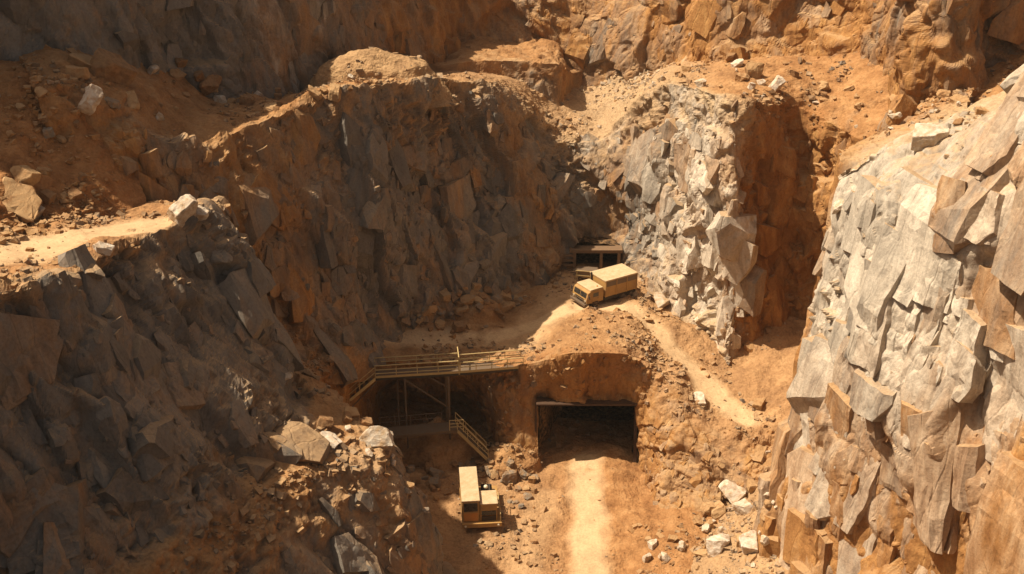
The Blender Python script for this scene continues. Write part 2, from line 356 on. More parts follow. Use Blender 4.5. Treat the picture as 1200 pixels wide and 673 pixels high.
stain_b = np.array([.2, .2, .12, .1, .12, .12, .1, .25, .4, .7, .8, .7, .55, .6, .7, .65, .7, .75, .5, .4, .5, .7, .7, .7])
sheet('far_cliff', [top + outw * 50 + V(0, 0, 6), top, (top + ft) / 2 - outw * 1.0, ft, ft - outw * 1.5 - V(0, 0, 5)], .23, [.7, .15, 0, .12, .5], stain=np.array([stain_b] * 5), pale=np.array([[0] * 7 + [.45, .35] + [0] * 2 + [.1, .2, .3, .3, .3, .1] + [0] * 7] * 5), rough=.85, blocks=((380, (1.4, 5.0)), (800, (.5, 1.5))))
# ---- main wall and upper bench
edge = np.array([Y(40, 98, 83), Y(80, 108, 84), Y(145, 134, 86.5), Y(205, 168, 88.5), Y(270, 158, 92), Y(330, 132, 96), Y(372, 113, 99), Y(420, 101, 102), Y(480, 95, 108), Y(545, 92, 116), Y(585, 98, 120), Y(615, 120, 122), Y(648, 158, 123.5),
                 Y(700, 168, 124), Y(735, 140, 123.5), Y(762, 107, 121), Y(800, 100, 114), Y(832, 108, 107), Y(862, 118, 103.5), Y(900, 124, 106), Y(945, 128, 109), Y(1000, 160, 103), Y(1060, 182, 96), Y(1150, 190, 92), Y(1300, 190, 84)])
foot = np.array([V(-31.5, 79, 15), V(-29.5, 80.5, 12), V(-28, 83, 9), V(-26.5, 86, 8), Z(300, 400, 7.5), Z(350, 402, 5.8), Z(395, 405, 4.2), Z(425, 402, 3), Z(480, 390, 1.4), Z(535, 368, .7), Z(575, 354, .3), Z(610, 344, 0), Z(648, 327, 0),
                 Z(690, 314, 0), Z(722, 312, .6), Z(750, 326, 1), Z(777, 352, .3), Z(820, 386, -.6), Z(852, 413, -1.2), V(25.5, 102.5, -.5), V(29.5, 105, .5), V(33, 101, 1), V(37, 95, 2), V(44, 90, 4), V(55, 82, 8)])
bi = np.array([2, 2.6, 3.6, 5, 6, 7, 7.6, 8.2, 9, 10, 10.6, 11, 11.6, 12, 12.5, 13, 13.6, 14, 14.6, 15.2, 16, 17, 18.5, 20.4, 21.6])
back = catmull(ft[None], bi)[0] + V(0, 3, -.5)
out = np.array([1, 1.0, 0]); mid1 = edge * .62 + foot * .38; mid2 = edge * .25 + foot * .75
mid1[:, 1] -= .9; mid2[:, 1] += .4
st_m = np.array([.7, .7, .65, .6, .55, .5, .36, .22, .2, .2, .28, .3, .3, .3, .4, .45, .4, .4, .6, .9, .95, .9, .9, .9, .9])
pa_m = np.array([0] * 13 + [.15, .3, .6, .8, .95, .8, .15, 0, 0, 0, 0, 0.])
pa_b = np.array([0] * 8 + [.1, .25, .3, .3, .5, .75, .8, .7, .4, .15, .05, 0, 0, 0, 0, 0, 0.])
sheet('quarry_wall', [back, edge + (back - edge) * .12, edge, mid1, mid2, foot, foot + (foot - edge) * V(.35, .35, .12)], .25, [.95, .9, .5, .05, 0.05, .35, .8],
      stain=np.array([np.full(25, .6)] * 2 + [st_m] * 5), pale=np.array([pa_b, pa_b, np.maximum(pa_b, pa_m), pa_m, pa_m, pa_m, pa_m * .6]), rough=np.array([.6, .7, .8, 1, 1, .9, .6]), blocks=((420, (1.4, 5.0)), (700, (.7, 1.8)), (1500, (.3, .8))), cut=lambda c: (c[:, 0] > 6.4) & (c[:, 0] < 12.3) & (c[:, 2] < 2.95) & (c[:, 2] > -1) & (c[:, 1] > 113), avoid=((9.5, 117, 1.5, 5.5),))
# ---- red rubble slope above the ledge
up = np.array([V(-75, 66, 36), V(-55, 76, 35), Y(0, 84, 85), Y(50, 92, 86), Y(95, 112, 86), Y(150, 150, 87)])
lo = np.array([V(-75, 40, 26), Z(-200, 268, 26), Z(-20, 264, 25), Z(50, 252, 24), Z(120, 252, 23), V(-27.5, 79, 20)])
sheet('rubble_slope', [up + V(-6, 16, 0), up, (up + lo) / 2 + V(0, 0, -.6), lo, lo + V(2, -4, -1.2)], .24, [.8, .8, .9, .9, 1], stain=.9, rough=.5)
# ---- left ledge, its cliff, the talus apron and the spur
eL = np.array([Z(-420, 560, 27), Z(-120, 400, 26.8), Z(0, 344, 26.4), Z(70, 326, 25.8), Z(135, 290, 24.8), Z(200, 266, 23.6), Z(243, 249, 22.8), V(-23.6, 82.5, 21.5), V(-27, 86, 18)])
fL = np.array([D(-200, 900, 58), D(-60, 780, 62), D(60, 700, 64), D(140, 655, 66.5), D(210, 600, 70.5), D(280, 540, 76.5), D(338, 488, 83), V(-19, 80, 9), V(-21, 87, 6)])
TL = np.array([D(60, 900, 60), D(200, 780, 66), D(268, 673, 70.5), D(330, 612, 75), D(385, 562, 79), D(432, 540, 81.5), D(448, 520, 84.5), D(405, 465, 89.5), D(345, 428, 93)])
BL = np.array([V(-15, 30, -6), V(-13, 42, -8), V(-11, 49, -9), V(-9, 54, -9.5), V(-7, 58.5, -10), V(-5.5, 64, -10.5), V(-4.6, 70, -10.5), V(-8, 80, -10), V(-14, 88, -8)])
bL = np.array([V(-75, 30, 26.5), V(-65, 48, 26.5), Z(-60, 262, 25.2), Z(20, 256, 24.2), Z(110, 250, 23.2), Z(170, 246, 22.7), V(-26, 82, 22), V(-27, 84, 20.5), V(-29, 88, 18)]) + V(-2, 1.5, -.4)
sheet('rock_ledge', [bL, eL + (bL - eL) * .12, eL, eL * .5 + fL * .5 + V(-.6, .2, 0), fL, fL * .45 + TL * .55, TL, TL * .5 + BL * .5 + V(.8, -.4, 0), BL], .19, [1, .9, .42, 0, .3, .8, .5, 0, 0],
      stain=np.array([.7, .7, .3, .1, .18, .6, .4, .25, .25]), pale=np.array([[.1] * 9, [.1] * 9, [.1] * 9, [0] * 9, [0] * 9, [0] * 9, [0] * 5 + [.15, .3, .3, .2], [0] * 9, [0] * 9]), rough=np.array([.4, .6, .9, 1.0, .9, .55, .75, .9, .7]), blockscale=1.3, avoid=((-20.3, 70, 13.8, 3.2),), blocks=((300, (1.6, 5.0)), (500, (.7, 1.7)), (900, (.3, .8))))
# ---- road bench, lip and pit wall, with the tunnel mouth cut out
TX0, TX1, TZ = 2.5, 12.2, -3.8
rb = [Z(240, 395, 8.5), Z(310, 392, 7), Z(398, 398, 4.5), Z(450, 392, 2.2), Z(500, 380, 1.2), Z(560, 357, .5), Z(610, 342, 0), Z(650, 323, 0), Z(690, 311, 0), Z(730, 314, .3), Z(762, 330, .5), Z(792, 362, 0), Z(832, 392, -.6), Z(872, 410, -1), V(28, 103, .5), V(36, 98, 2)]
rl = [V(-21, 80, 6), V(-17, 88, 3), Z(425, 428, 1.0), Z(482, 425, 0), Z(540, 427, -.1), Z(592, 431, -.1), Z(634, 426, .4), Z(665, 416, 1.9), Z(700, 414, 2.0), Z(738, 416, 1.8), Z(764, 432, -.2), Z(792, 458, -1.6), Z(832, 502, -4.0), Z(872, 522, -5), V(26.5, 89, -4), V(33, 84, -3)]
rf = [V(-19, 81, -8), V(-15.5, 90, -9), V(-13.5, 104, -9.5), V(-9.5, 104.5, -9.5), V(-4.5, 103, -9.7), V(0.0, 94.6, -10.2), V(3.2, 93, -10.2), V(6.2, 93, -10.2), V(9.4, 93, -10.2), V(11.9, 92.6, -10.2), V(13.0, 90, -10.2), V(13.8, 85.5, -10.2), V(17.2, 84, -10.2), V(21.5, 84, -9), V(25.5, 82, -7), V(31, 78, -6)]
rb, rl, rf = map(np.array, (rb, rl, rf)); rb = rb + V(0, 2.5, -.2)
rm = rl * .55 + rf * .45 + np.array([[0, -.2, 0]] * 6 + [[0, 1.3, .3]] * 4 + [[0, -.2, 0]] * 6)
sheet('road_bench', [rb, rl + (rb - rl) * .1, rl, rm, rf, rf + V(0, -1, -1)], .21, [1, .95, .62, .12, .3, .6], stain=np.array([[.6] * 16] * 2 + [[.85] * 16] * 4),
      pale=np.array([[.1] * 9 + [.25] * 4 + [.2] * 3] * 2 + [[0] * 9 + [.15, .35, .4, .3, .3, .3, .3]] * 3 + [[0] * 16]), rough=np.array([.35, .5, .6, .6, .6, .4]),
      cut=lambda c: (c[:, 0] > TX0 + .1) & (c[:, 0] < TX1 - .1) & (c[:, 2] < TZ + .1) & (c[:, 1] > 90), avoid=((4, 94, -6, 4), (10.5, 94, -6, 4)), blocks=((160, (.8, 2.2)), (700, (.3, .9))))
# ---- tunnel lining (a three-sided tube driven into the rock)
ring = [(TX0 - .6, -10.6), (TX0, -9.6), (TX0 + .1, TZ - .1), (TX0 + 5, TZ), (TX1 - .1, TZ - .1), (TX1, -9.6), (TX1 + .6, -10.6)]
tun = [[V(x + .22 * (y - 94) + (0 if x > 6 else .10 * (y - 94)), y, z - .015 * (y - 94)) for y in (95.0, 98, 104, 112, 122, 134)] for x, z in ring]
sheet('tunnel_lining', tun, .4, .25, stain=.8, rough=.3, mat=M_TUNNEL_SHADE)
sheet('tunnel_lining', [[V(x, 128 + .1 * (x % 3), z) for x in (0, 8, 16, 26)] for z in (0, -5, -12)], .5, .3, stain=.8, mat=M_TUNNEL_SHADE)
sheet('tunnel_floor', [[V(x + .22 * (y - 94), y, -9.82 + .3 * max(0, 1 - abs(y - 96) / 40)) for x in (1.5, 6, 9, 13.5)] for y in (128, 112, 106, 101)], .3, 1, rough=.3, mat=M_TUNNEL_SHADE)  # near-black sheet over the pit floor, stands in for shade inside the tunnel
sheet('tunnel_lining', [[V(x, y, z) for x, z in ((6.2, -.6), (6.4, 2.9), (9.5, 3.2), (12.6, 2.9), (13, -.6))] for y in (118.3, 120.5, 124)], .4, .2, rough=.2, mat=M_TUNNEL_SHADE)
sheet('tunnel_lining', [[V(x, 123, z) for x in (5, 9, 14)] for z in (4, 1, -1.5)], .4, .2, rough=.2, mat=M_TUNNEL_SHADE)
sheet('tunnel_floor', [[V(x, y, .05) for x in (6, 9, 13)] for y in (124, 121, 118.6)], .4, 1, rough=.2, mat=M_TUNNEL_SHADE)
# ---- pit floor
gx = np.linspace(-40, 60, 9); 
def flz(x, y): return -10 + max(0, x - 14) * .12 + max(0, -x - 12) * .1
sheet('pit_floor', [[V(x, y, flz(x, y)) for x in gx] for y in (140, 100, 92, 84, 76, 66, 50, 30)], .24, 1, stain=.7, pale=np.array([[.05] * 3 + [.3, .0, .04, .2, .3, .3]] * 8), rough=.3)
# ---- talus fan under the right cliff
t0 = np.array([V(31, 92, -1), V(27.5, 86, -2.5), V(25, 80, -3), V(24.5, 74, -4), V(25, 66, -4)]); t1 = np.array([V(25, 90, -5), V(19.5, 84.5, -9), V(15.0, 79, -10.3), V(12.5, 72, -10.3), V(12, 62, -10.3)])
sheet('talus_fan', [t0 + V(4, 2, 1), t0, (t0 + t1) / 2 + V(0, 0, -.4), t1 + V(0, 0, -.4)], .2, 1, stain=.5, pale=.45, rough=.5)
# ---- right cliff
ce = np.array([V(34, 98, 24), V(28.5, 90, 24), D(976, 203, 86), D(1030, 174, 80), D(1100, 164, 75), D(1160, 126, 71), D(1215, 76, 68), D(1350, 0, 62), D(1600, -80, 52)])
cb = np.array([V(33, 97, 20), V(27.6, 89, 21), D(972, 226, 85.3), D(1035, 236, 76.5), D(1100, 246, 71), D(1160, 238, 66.5), D(1225, 212, 63.5), D(1370, 190, 54), D(1650, 150, 42)])
cm = np.array([V(32, 96, 8), V(26.2, 88, 9), D(915, 400, 89.5), D(988, 420, 81), D(1080, 420, 73), D(1150, 420, 67), D(1232, 420, 61), D(1400, 420, 50), D(1700, 420, 38)])
cf = np.array([V(31, 94, -5), V(24.8, 85, -8), D(884, 668, 94), D(958, 700, 86), D(1062, 710, 76.5), D(1152, 720, 69), D(1245, 730, 62), D(1420, 740, 50), D(1750, 760, 38)])
pal = np.array([.3, .4, .85, .95, .9, .8, .8, .8, .8]); sta = np.array([.9, .9, .2, .15, .3, .55, .6, .5, .5])
sheet('right_cliff', [ce + V(14, 10, 2), ce, cb, cm, cf, cf + V(.5, -2, -6)], .16, [.8, .2, .05, 0, .1, .5], stain=np.array([sta] * 3 + [sta + .15, sta + .7, sta + .7]), pale=np.array([pal, pal, pal, pal, pal * .3, pal * .2]), rough=np.array([.5, .45, .5, .8, .8, .7]), fine=True, blockscale=2.3, avoid=((26, 83, 25, 5), (28, 75, 28, 4.5), (30, 70, 31, 4), (28, 90, 22, 6)), blocks=((210, (2.4, 6.5)), (320, (1.0, 2.6)), (500, (.25, .8))))
# ---- grey gravel mound and the low step on the far bench
def mound(name, c, rx, ry, h, **kw):
    sheet(name, [[V(c[0] + rx * r * math.cos(a), c[1] + ry * r * math.sin(a), c[2] + h * (1 - r) ** 1.0 - 2.4 * (r > .98)) for a in np.linspace(0, 2 * math.pi, 13)] for r in (.02, .3, .6, 1.0)], .26, 1, **kw)
mound('gravel_mound', Y(440, 92, 113.5), 9, 4.2, 3.3, stain=.2, pale=.3, rough=.4)
e2 = np.array([V(-22, 132, 21.5), Y(500, 78, 131), Y(545, 73, 131), Y(600, 71, 132), Y(655, 76, 132), Y(672, 84, 137), V(14, 146, 18)])
sheet('rock_step', [e2 + V(0, 10, .6), e2, e2 + V(0, -1.2, -6)], .26, [.9, .5, .1], stain=.6, rough=.5)

mound('scree_heap', V(-7.5, 95.5, -10.2), 7.5, 4.6, 4.6, stain=.4, pale=.05, rough=.5)
mound('scree_heap', V(-.4, 93.2, -10.2), 5.2, 3.6, 2.4, stain=.6, pale=.05, rough=.5)
mound('scree_heap', Z(550, 366, .2), 5.6, 4.2, 2.6, stain=.5, pale=.05, rough=.5)
# ---- dusty air
zmax = max(CAMZ, max(t['p'][:, 2].max() for t in TERR)) + 2; allp = np.concatenate([t['p'] for t in TERR])
hm, hn, hb = newmat('dusty_air'); hn.nodes.remove(hb); pv = hn.nodes.new('ShaderNodeVolumePrincipled')
pv.inputs['Color'].default_value = (.92, .85, .74, 1); pv.inputs['Density'].default_value = HAZE; pv.inputs['Anisotropy'].default_value = .2
hn.links.new(pv.outputs[0], hn.nodes['Material Output'].inputs['Volume'])
hbm = bmesh.new(); bmesh.ops.create_cube(hbm, size=1); lo_, hi_ = np.minimum(allp.min(0), (-5, -5, 0)) - 2, np.maximum(allp.max(0), (5, 5, 0)) + 2
for v in hbm.verts: v.co = Vector([lo_[k] if v.co[k] < 0 else hi_[k] for k in range(3)])
for v in hbm.verts: v.co.z = allp[:, 2].min() - 1 if v.co.z < 0 else zmax
hme = bpy.data.meshes.new('haze'); hbm.to_mesh(hme); hbm.free(); hme.materials.append(hm)
ho = bpy.data.objects.new('haze', hme); COL.objects.link(ho); ho['kind'] = 'stuff'; ho['label'] = 'thin tan dust hanging in the air of the quarry'; ho['category'] = 'haze'
# ================================================================== finding the ground
av, af, off = [], [], 0
for t in TERR:
    for f in t['f']:
        if f.shape[1] == 4: af += [f[:, (0, 1, 2)] + off, f[:, (0, 2, 3)] + off]
        else: af.append(f + off)
    av.append(t['p']); off += len(t['p'])
BVH = BVHTree.FromPolygons(np.concatenate(av).tolist(), np.concatenate(af).tolist())
def on_ground(px, py):
    r = Vector(ray(px, py)).normalized(); h = BVH.ray_cast(Vector((0, 0, CAMZ)), r)
    return (h[0], h[1], (h[0] - Vector((0, 0, CAMZ))).dot(Vector((0, cP, -sP)))) if h[0] else None
def drop(x, y, z0=60.0):
    h = BVH.ray_cast(Vector((x, y, z0)), Vector((0, 0, -1))); return h[0].z if h[0] else 0.0

# ================================================================== builders for things
def empty(name, loc, rz, label, cat, group=None):
    o = bpy.data.objects.new(name, None); COL.objects.link(o); o.location = loc; o.rotation_euler = (0, 0, rz); o.empty_display_size = .4
    o['label'] = label; o['category'] = cat
    if group: o['group'] = group
    return o
class MB:
    def __init__(s): s.bm = bmesh.new()
    def box(s, x0, x1, y0, y1, z0, z1, bev=.03, taper=None):
        r = bmesh.ops.create_cube(s.bm, size=1); vs_ = r['verts']
        for v in vs_:
            v.co = Vector(((x0 + x1) / 2 + v.co.x * (x1 - x0), (y0 + y1) / 2 + v.co.y * (y1 - y0), (z0 + z1) / 2 + v.co.z * (z1 - z0)))
            if taper and v.co.z > (z0 + z1) / 2: taper(v)
        if bev:
            es = list({e for v in vs_ for e in v.link_edges}); bmesh.ops.bevel(s.bm, geom=es, offset=bev, segments=2, profile=.6, affect='EDGES')
        return s
    def cyl(s, c, axis, r, h, seg=24, r2=None, bev=0):
        q = Vector(axis).normalized().to_track_quat('Z', 'Y').to_matrix().to_4x4()
        q.translation = Vector(c)
        g = bmesh.ops.create_cone(s.bm, cap_ends=True, segments=seg, radius1=r, radius2=r if r2 is None else r2, depth=h, matrix=q)
        if bev:
            es = [e for e in {e for v in g['verts'] for e in v.link_edges} if len(e.link_faces) == 2 and max(len(f.verts) for f in e.link_faces) > 4]
            bmesh.ops.bevel(s.bm, geom=es, offset=bev, segments=2, profile=.6, affect='EDGES')
        return s
    def bar(s, a, b, w, h=None):
        a, b = Vector(a), Vector(b); d = b - a; L = d.length; h = h or w
        z = d.normalized(); up = Vector((0, 0, 1)) if abs(z.z) < .95 else Vector((0, 1, 0)); x = up.cross(z).normalized(); y = z.cross(x)
        m = Matrix((x, y, z)).transposed().to_4x4(); m.translation = (a + b) / 2
        r = bmesh.ops.create_cube(s.bm, size=1)
        for v in r['verts']: v.co = m @ Vector((v.co.x * w, v.co.y * h, v.co.z * L))
        return s
    def tube(s, pts, r, seg=8):
        for a, b in zip(pts[:-1], pts[1:]):
            a, b = Vector(a), Vector(b); s.cyl((a + b) / 2, b - a, r, (b - a).length + r, seg)
        return s
    def prism(s, prof, y0, y1, bev=.03):
        """profile in x-z pushed along y"""
        v0 = [s.bm.verts.new((x, y0, z)) for x, z in prof]; v1 = [s.bm.verts.new((x, y1, z)) for x, z in prof]; n = len(prof)
        fs = [s.bm.faces.new(v0[::-1]), s.bm.faces.new(v1)] + [s.bm.faces.new((v0[i], v0[(i + 1) % n], v1[(i + 1) % n], v1[i])) for i in range(n)]
        bmesh.ops.recalc_face_normals(s.bm, faces=fs)
        if bev: bmesh.ops.bevel(s.bm, geom=list({e for f in fs for e in f.edges}), offset=bev, segments=2, profile=.6, affect='EDGES')
        return s
    def build(s, name, mat, parent=None):
        me = bpy.data.meshes.new(name); s.bm.to_mesh(me); s.bm.free(); me.materials.append(mat)
        o = bpy.data.objects.new(name, me); COL.objects.link(o); o.parent = parent
        return o
def wheel(parent, x, y, r, w):
    sgn = 1 if y > 0 else -1
    t = MB().cyl((x, y, r), (0, 1, 0), r, w, 28, bev=.07).build('wheel', M_RUBBER, parent)
    MB().cyl((x, y + sgn * w * .48, r), (0, 1, 0), r * .55, .06, 20, bev=.015).cyl((x, y + sgn * w * .5, r), (0, 1, 0), r * .2, .12, 12).build('rim', M_STEEL, t)

# ------------------------------------------------------------------ haul truck on the road bench
tp = V(10.0, 108.9, 0); tz = min(drop(10.0 + a_, 108.9 + b_, 9) for a_, b_ in ((0, 0), (-2, -1), (2, 1)))
rzt = math.atan2(-.53, -.85)
T = empty('haul_truck', (tp[0], tp[1], tz - .02), rzt, 'ochre box-bodied haul truck with cream roof parked on the road below the pale wall', 'truck')
MB().box(-3.55, 3.5, -.55, .55, .72, .98, .02).box(-3.6, -3.45, -1.3, 1.3, .6, .95, .02).build('chassis', M_DARK, T)
T.scale = (.93, .93, .93)
cab = MB().prism([(1.15, .78), (3.45, .78), (3.52, 1.35), (3.3, 2.28), (2.9, 2.46), (1.15, 2.5)], -1.42, 1.42, .05).build('cab', M_YEL, T); cab.scale.z = .9
MB().prism([(1.2, 2.503), (2.86, 2.463), (3.0, 2.56), (2.85, 2.64), (1.2, 2.66)], -1.36, 1.36, .03).build('cab_roof', M_CREAM, cab)
def onfront(y0, y1, z0, z1, th, name, mat, par):
    fx = lambda z: 3.52 + (3.3 - 3.52) * (z - 1.35) / (2.28 - 1.35) if z > 1.35 else 3.45 + .07 * (z - .78) / .57
    return MB().prism([(fx(z0) - .03, z0), (fx(z0) + th, z0), (fx(z1) + th, z1), (fx(z1) - .03, z1)], y0, y1, .008).build(name, mat, par)
onfront(-1.18, -.04, 1.55, 2.18, .02, 'windscreen', M_GLASS, cab); onfront(.04, 1.18, 1.55, 2.18, .02, 'windscreen', M_GLASS, cab)
onfront(-.8, .8, .98, 1.36, .03, 'grille', M_MESH, cab)
for y in (-1.1, 1.1):
    MB().cyl((3.5, y, 1.15), (1, 0, 0), .13, .12, 16, bev=.02).build('headlight', M_LAMP, cab)
for sg in (-1, 1):
    d = MB().box(1.75, 2.75, sg * 1.42 - .02, sg * 1.42 + .025 if sg > 0 else sg * 1.42 + .02, .95, 2.3, .01) if sg > 0 else MB().box(1.75, 2.75, -1.445, -1.40, .95, 2.3, .01)
    d = d.build('door', M_YEL, cab)
    MB().box(1.88, 2.62, min(sg * 1.44, sg * 1.46), max(sg * 1.44, sg * 1.46), 1.6, 2.16, .006).build('window', M_GLASS, d)
    MB().bar((1.88, sg * 1.475, 1.4), (2.05, sg * 1.475, 1.4), .03).build('handle', M_DARK, d)
    MB().bar((3.2, sg * 1.4, 2.0), (3.4, sg * 1.75, 2.0), .035).box(3.36, 3.44, sg * 1.75 - .12, sg * 1.75 + .12, 1.65, 2.1, .02).build('mirror', M_DARK, cab)
    MB().box(1.9, 2.6, sg * 1.5 - .14, sg * 1.5 + .14, .45, .52, .01).box(1.9, 2.6, sg * 1.5 - .14, sg * 1.5 + .14, .72, .78, .01).build('step', M_STEEL, T)
MB().box(3.45, 3.85, -1.5, 1.5, .5, .8, .05).bar((3.75, -1.3, .8), (3.75, -1.3, 1.25), .05).bar((3.75, 1.3, .8), (3.75, 1.3, 1.25), .05).bar((3.75, -1.3, 1.22), (3.75, 1.3, 1.22), .05).build('bumper', M_STEEL, T)
MB().cyl((1.7, .9, 2.72), (0, 0, 1), .1, .14, 14, r2=.07).build('beacon', M_ORANGE, cab)
cg = MB().box(-3.6, .95, -1.5, 1.5, 1.05, 2.98, .04).build('cargo_box', M_YEL, T)
MB().box(-3.66, 1.02, -1.56, 1.56, 2.983, 3.14, .04).build('box_roof', M_CREAM, cg)
for sg in (-1, 1):
    for x in (-3.56, -2.1, -.62, .9):
        MB().box(x - .05, x + .05, min(sg * 1.5, sg * 1.56), max(sg * 1.5, sg * 1.56), 1.05, 2.97, .01).build('rib', M_YEL, cg)
    MB().box(-3.5, .84, min(sg * 1.497, sg * 1.53), max(sg * 1.497, sg * 1.53), 2.3, 2.9, .01).build('side_board', M_STEEL, cg)
    MB().box(-2.6, 1.0, sg * 1.2 - .2, sg * 1.2 + .2, .55, 1.0, .04).build('tool_locker', M_DARK, T)
MB().box(-3.64, -3.6, -1.3, 1.3, 1.2, 2.85, .01).build('tail_door', M_YEL, cg)
for x, ys in ((2.3, (-1.2, 1.2)), (-1.7, (-1.2, 1.2)), (-2.85, (-1.2, 1.2))):
    for y in ys: wheel(T, x, y, .52, .46)
MB().cyl((1.06, -1.15, 2.3), (0, 0, 1), .09, 1.9, 12).build('exhaust_stack', M_DARK, T)

# ------------------------------------------------------------------ tracked machine on the pit floor
vz = drop(-2.7, 83.5)
G = empty('mining_machine', (-2.75, 82.6, max(vz, -10.1) - .02), R(5), 'ochre tracked machine with cream topped box and low cab on the pit floor', 'machine')
for x in (-1.25, 1.2):
    cr = MB().prism([(.0, .22), (.22, 0), (4.7, 0), (4.95, .22), (4.95, .42), (4.75, .6), (.2, .6), (0, .42)], -.3, .3, .04).build('crawler_track', M_RUBBER, G)
    cr.rotation_euler = (0, 0, R(90)); cr.location = (x, .3, 0)
MB().box(-1.8, 1.8, -.25, 5.5, .55, .78, .03).box(-1.82, 1.82, -.42, -.25, .42, .86, .03).build('deck', M_YEL, G)
bx = MB().box(-1.75, -.2, 0, 5.4, .78, 3.0, .04).build('equipment_box', M_YEL, G)
MB().box(-1.8, -.15, .0, 5.46, 3.003, 3.12, .035).build('box_roof', M_CREAM, bx)
MB().box(-1.6, -.36, -.035, .02, 1.95, 2.85, .012).build('window', M_GLASS, bx)
MB().box(-1.6, -.36, -.035, .02, .92, 1.78, .012).build('panel', M_ORANGE, bx)
for y in (1.1, 2.6, 4.1): MB().box(-1.785, -1.74, y - .55, y + .55, .95, 2.7, .01).build('side_panel', M_YEL, bx)
cb_ = MB().box(-.12, 1.42, .05, 2.0, 1.9, 2.62, .04).box(-.12, -.02, .05, 2.0, .78, 1.92, .01).box(1.32, 1.42, .05, .16, .78, 1.92, .01).box(-.12, 1.42, 1.9, 2.0, .78, 1.92, .01).box(1.32, 1.42, 1.85, 2.0, .78, 1.92, .01).build('cab', M_YEL, G)
MB().box(-.16, 1.48, -.02, 2.06, 2.623, 2.72, .03).build('cab_roof', M_CREAM, cb_)
MB().box(-.02, 1.32, .1, .14, 1.38, 1.86, .008).build('window', M_GLASS, cb_)
MB().box(-.02, 1.32, .07, .12, .82, 1.28, .008).build('grille', M_MESH, cb_)
gl = MB()
for k in range(5): gl.bar((.0, .05, .9 + k * .085), (1.3, .05, .9 + k * .085), .025)
gl.build('grille_bar', M_STEEL, cb_)
rl_ = MB()
for y in (-.3, .8, 1.9, 3.0): rl_.bar((1.7, y, .78), (1.7, y, 1.75), .05)
rl_.tube([(1.7, -.3, 1.75), (1.7, 3.0, 1.75)], .035).tube([(1.7, -.3, 1.3), (1.7, 3.0, 1.3)], .028).build('guard_rail', M_RAIL, G)
MB().box(.0, 1.4, 2.2, 3.4, .78, 1.65, .05).box(.2, 1.2, 3.6, 5.0, .78, 1.4, .05).cyl((1.1, 3.9, 1.7), (0, 0, 1), .08, .7, 12).build('engine', M_DARK, G)
MB().cyl((.55, 2.45, 2.2), (0, 0, 1), .04, 1.2, 8).build('lamp_post', M_DARK, G)
lh = bmesh.new(); bmesh.ops.create_uvsphere(lh, u_segments=16, v_segments=10, radius=.2, matrix=Matrix.Translation((.55, 2.45, 2.85))); mb_ = MB(); mb_.bm.free(); mb_.bm = lh; mb_.build('work_lamp', M_LAMP, G)
for x in (-1.5, 1.5): MB().cyl((x, -.45, .64), (0, 1, 0), .1, .08, 14, bev=.015).build('headlight', M_LAMP, G)

# ------------------------------------------------------------------ steel walkway with landing and stairs
A, B, C = [Vector(Z(*q)) for q in ((440, 443, 0), (538, 437, 0), (613, 431, 0))]
W = empty('steel_walkway', (B.x, B.y, -9.6), 0, 'ochre railed steel walkway on tall legs with stairs over the dark recess', 'walkway')
def wb(mb, name, mat):
    o = mb.build(name, mat, W); o.matrix_parent_inverse = Matrix.Translation((-B.x, -B.y, 9.6)); return o
dirv = (B - A).normalized(); nrm = Vector((-dirv.y, dirv.x, 0)).normalized(); WD = 1.6
def deck(P, Q, name='deck'):
    d = (Q - P).normalized(); n_ = Vector((-d.y, d.x, 0)).normalized(); c = n_ * (WD / 2)
    mb = MB().bar(P + c, Q + c, WD - .06, .05); wb(mb, name, M_STEEL)
    e = MB().bar(P + Vector((0, 0, -.14)), Q + Vector((0, 0, -.14)), .10, .30).bar(P + n_ * WD + Vector((0, 0, -.14)), Q + n_ * WD + Vector((0, 0, -.14)), .10, .30)
    L = (Q - P).length; k = int(L / 1.5)
    for i in range(k + 1):
        q = P.lerp(Q, i / k) + Vector((0, 0, -.16)); e.bar(q, q + n_ * WD, .08, .16)
    wb(e, 'beam', M_DARK)
    wb(MB().bar(P - n_ * .06 + Vector((0, 0, .10)), Q - n_ * .06 + Vector((0, 0, .10)), .03, .24), 'toe_board', M_RAIL)
    return n_
def railing(P, Q, npost, H=1.3, rails=(1.3, .85, .45), r=.055, mat=None):
    for i in range(npost):
        q = P.lerp(Q, i / (npost - 1)); wb(MB().bar(q + Vector((0, 0, -.2)), q + Vector((0, 0, H)), .075), 'railing_post', mat or M_RAIL)
    for h in rails: wb(MB().tube([P + Vector((0, 0, h)), Q + Vector((0, 0, h))], r), 'handrail', mat or M_RAIL)
n1 = deck(A, B); n2 = deck(B, C)
railing(A, B, 5); railing(A + n1 * WD, B + n1 * WD, 5); railing(B + (C - B) * .02, C, 5, 1.1, (1.1, .6)); railing(B + n2 * WD + (C - B) * .02, C + n2 * WD, 5, 1.1, (1.1, .6))
gq = B; wb(MB().bar(gq + Vector((0, 0, -.2)), gq + Vector((0, 0, 1.75)), .11).bar(gq + n1 * WD, gq + n1 * WD + Vector((0, 0, 2.0)), .10).bar(gq + Vector((0, 0, 1.7)), gq + n1 * WD + Vector((0, 0, 1.95)), .09), 'gate_frame', M_RAIL)
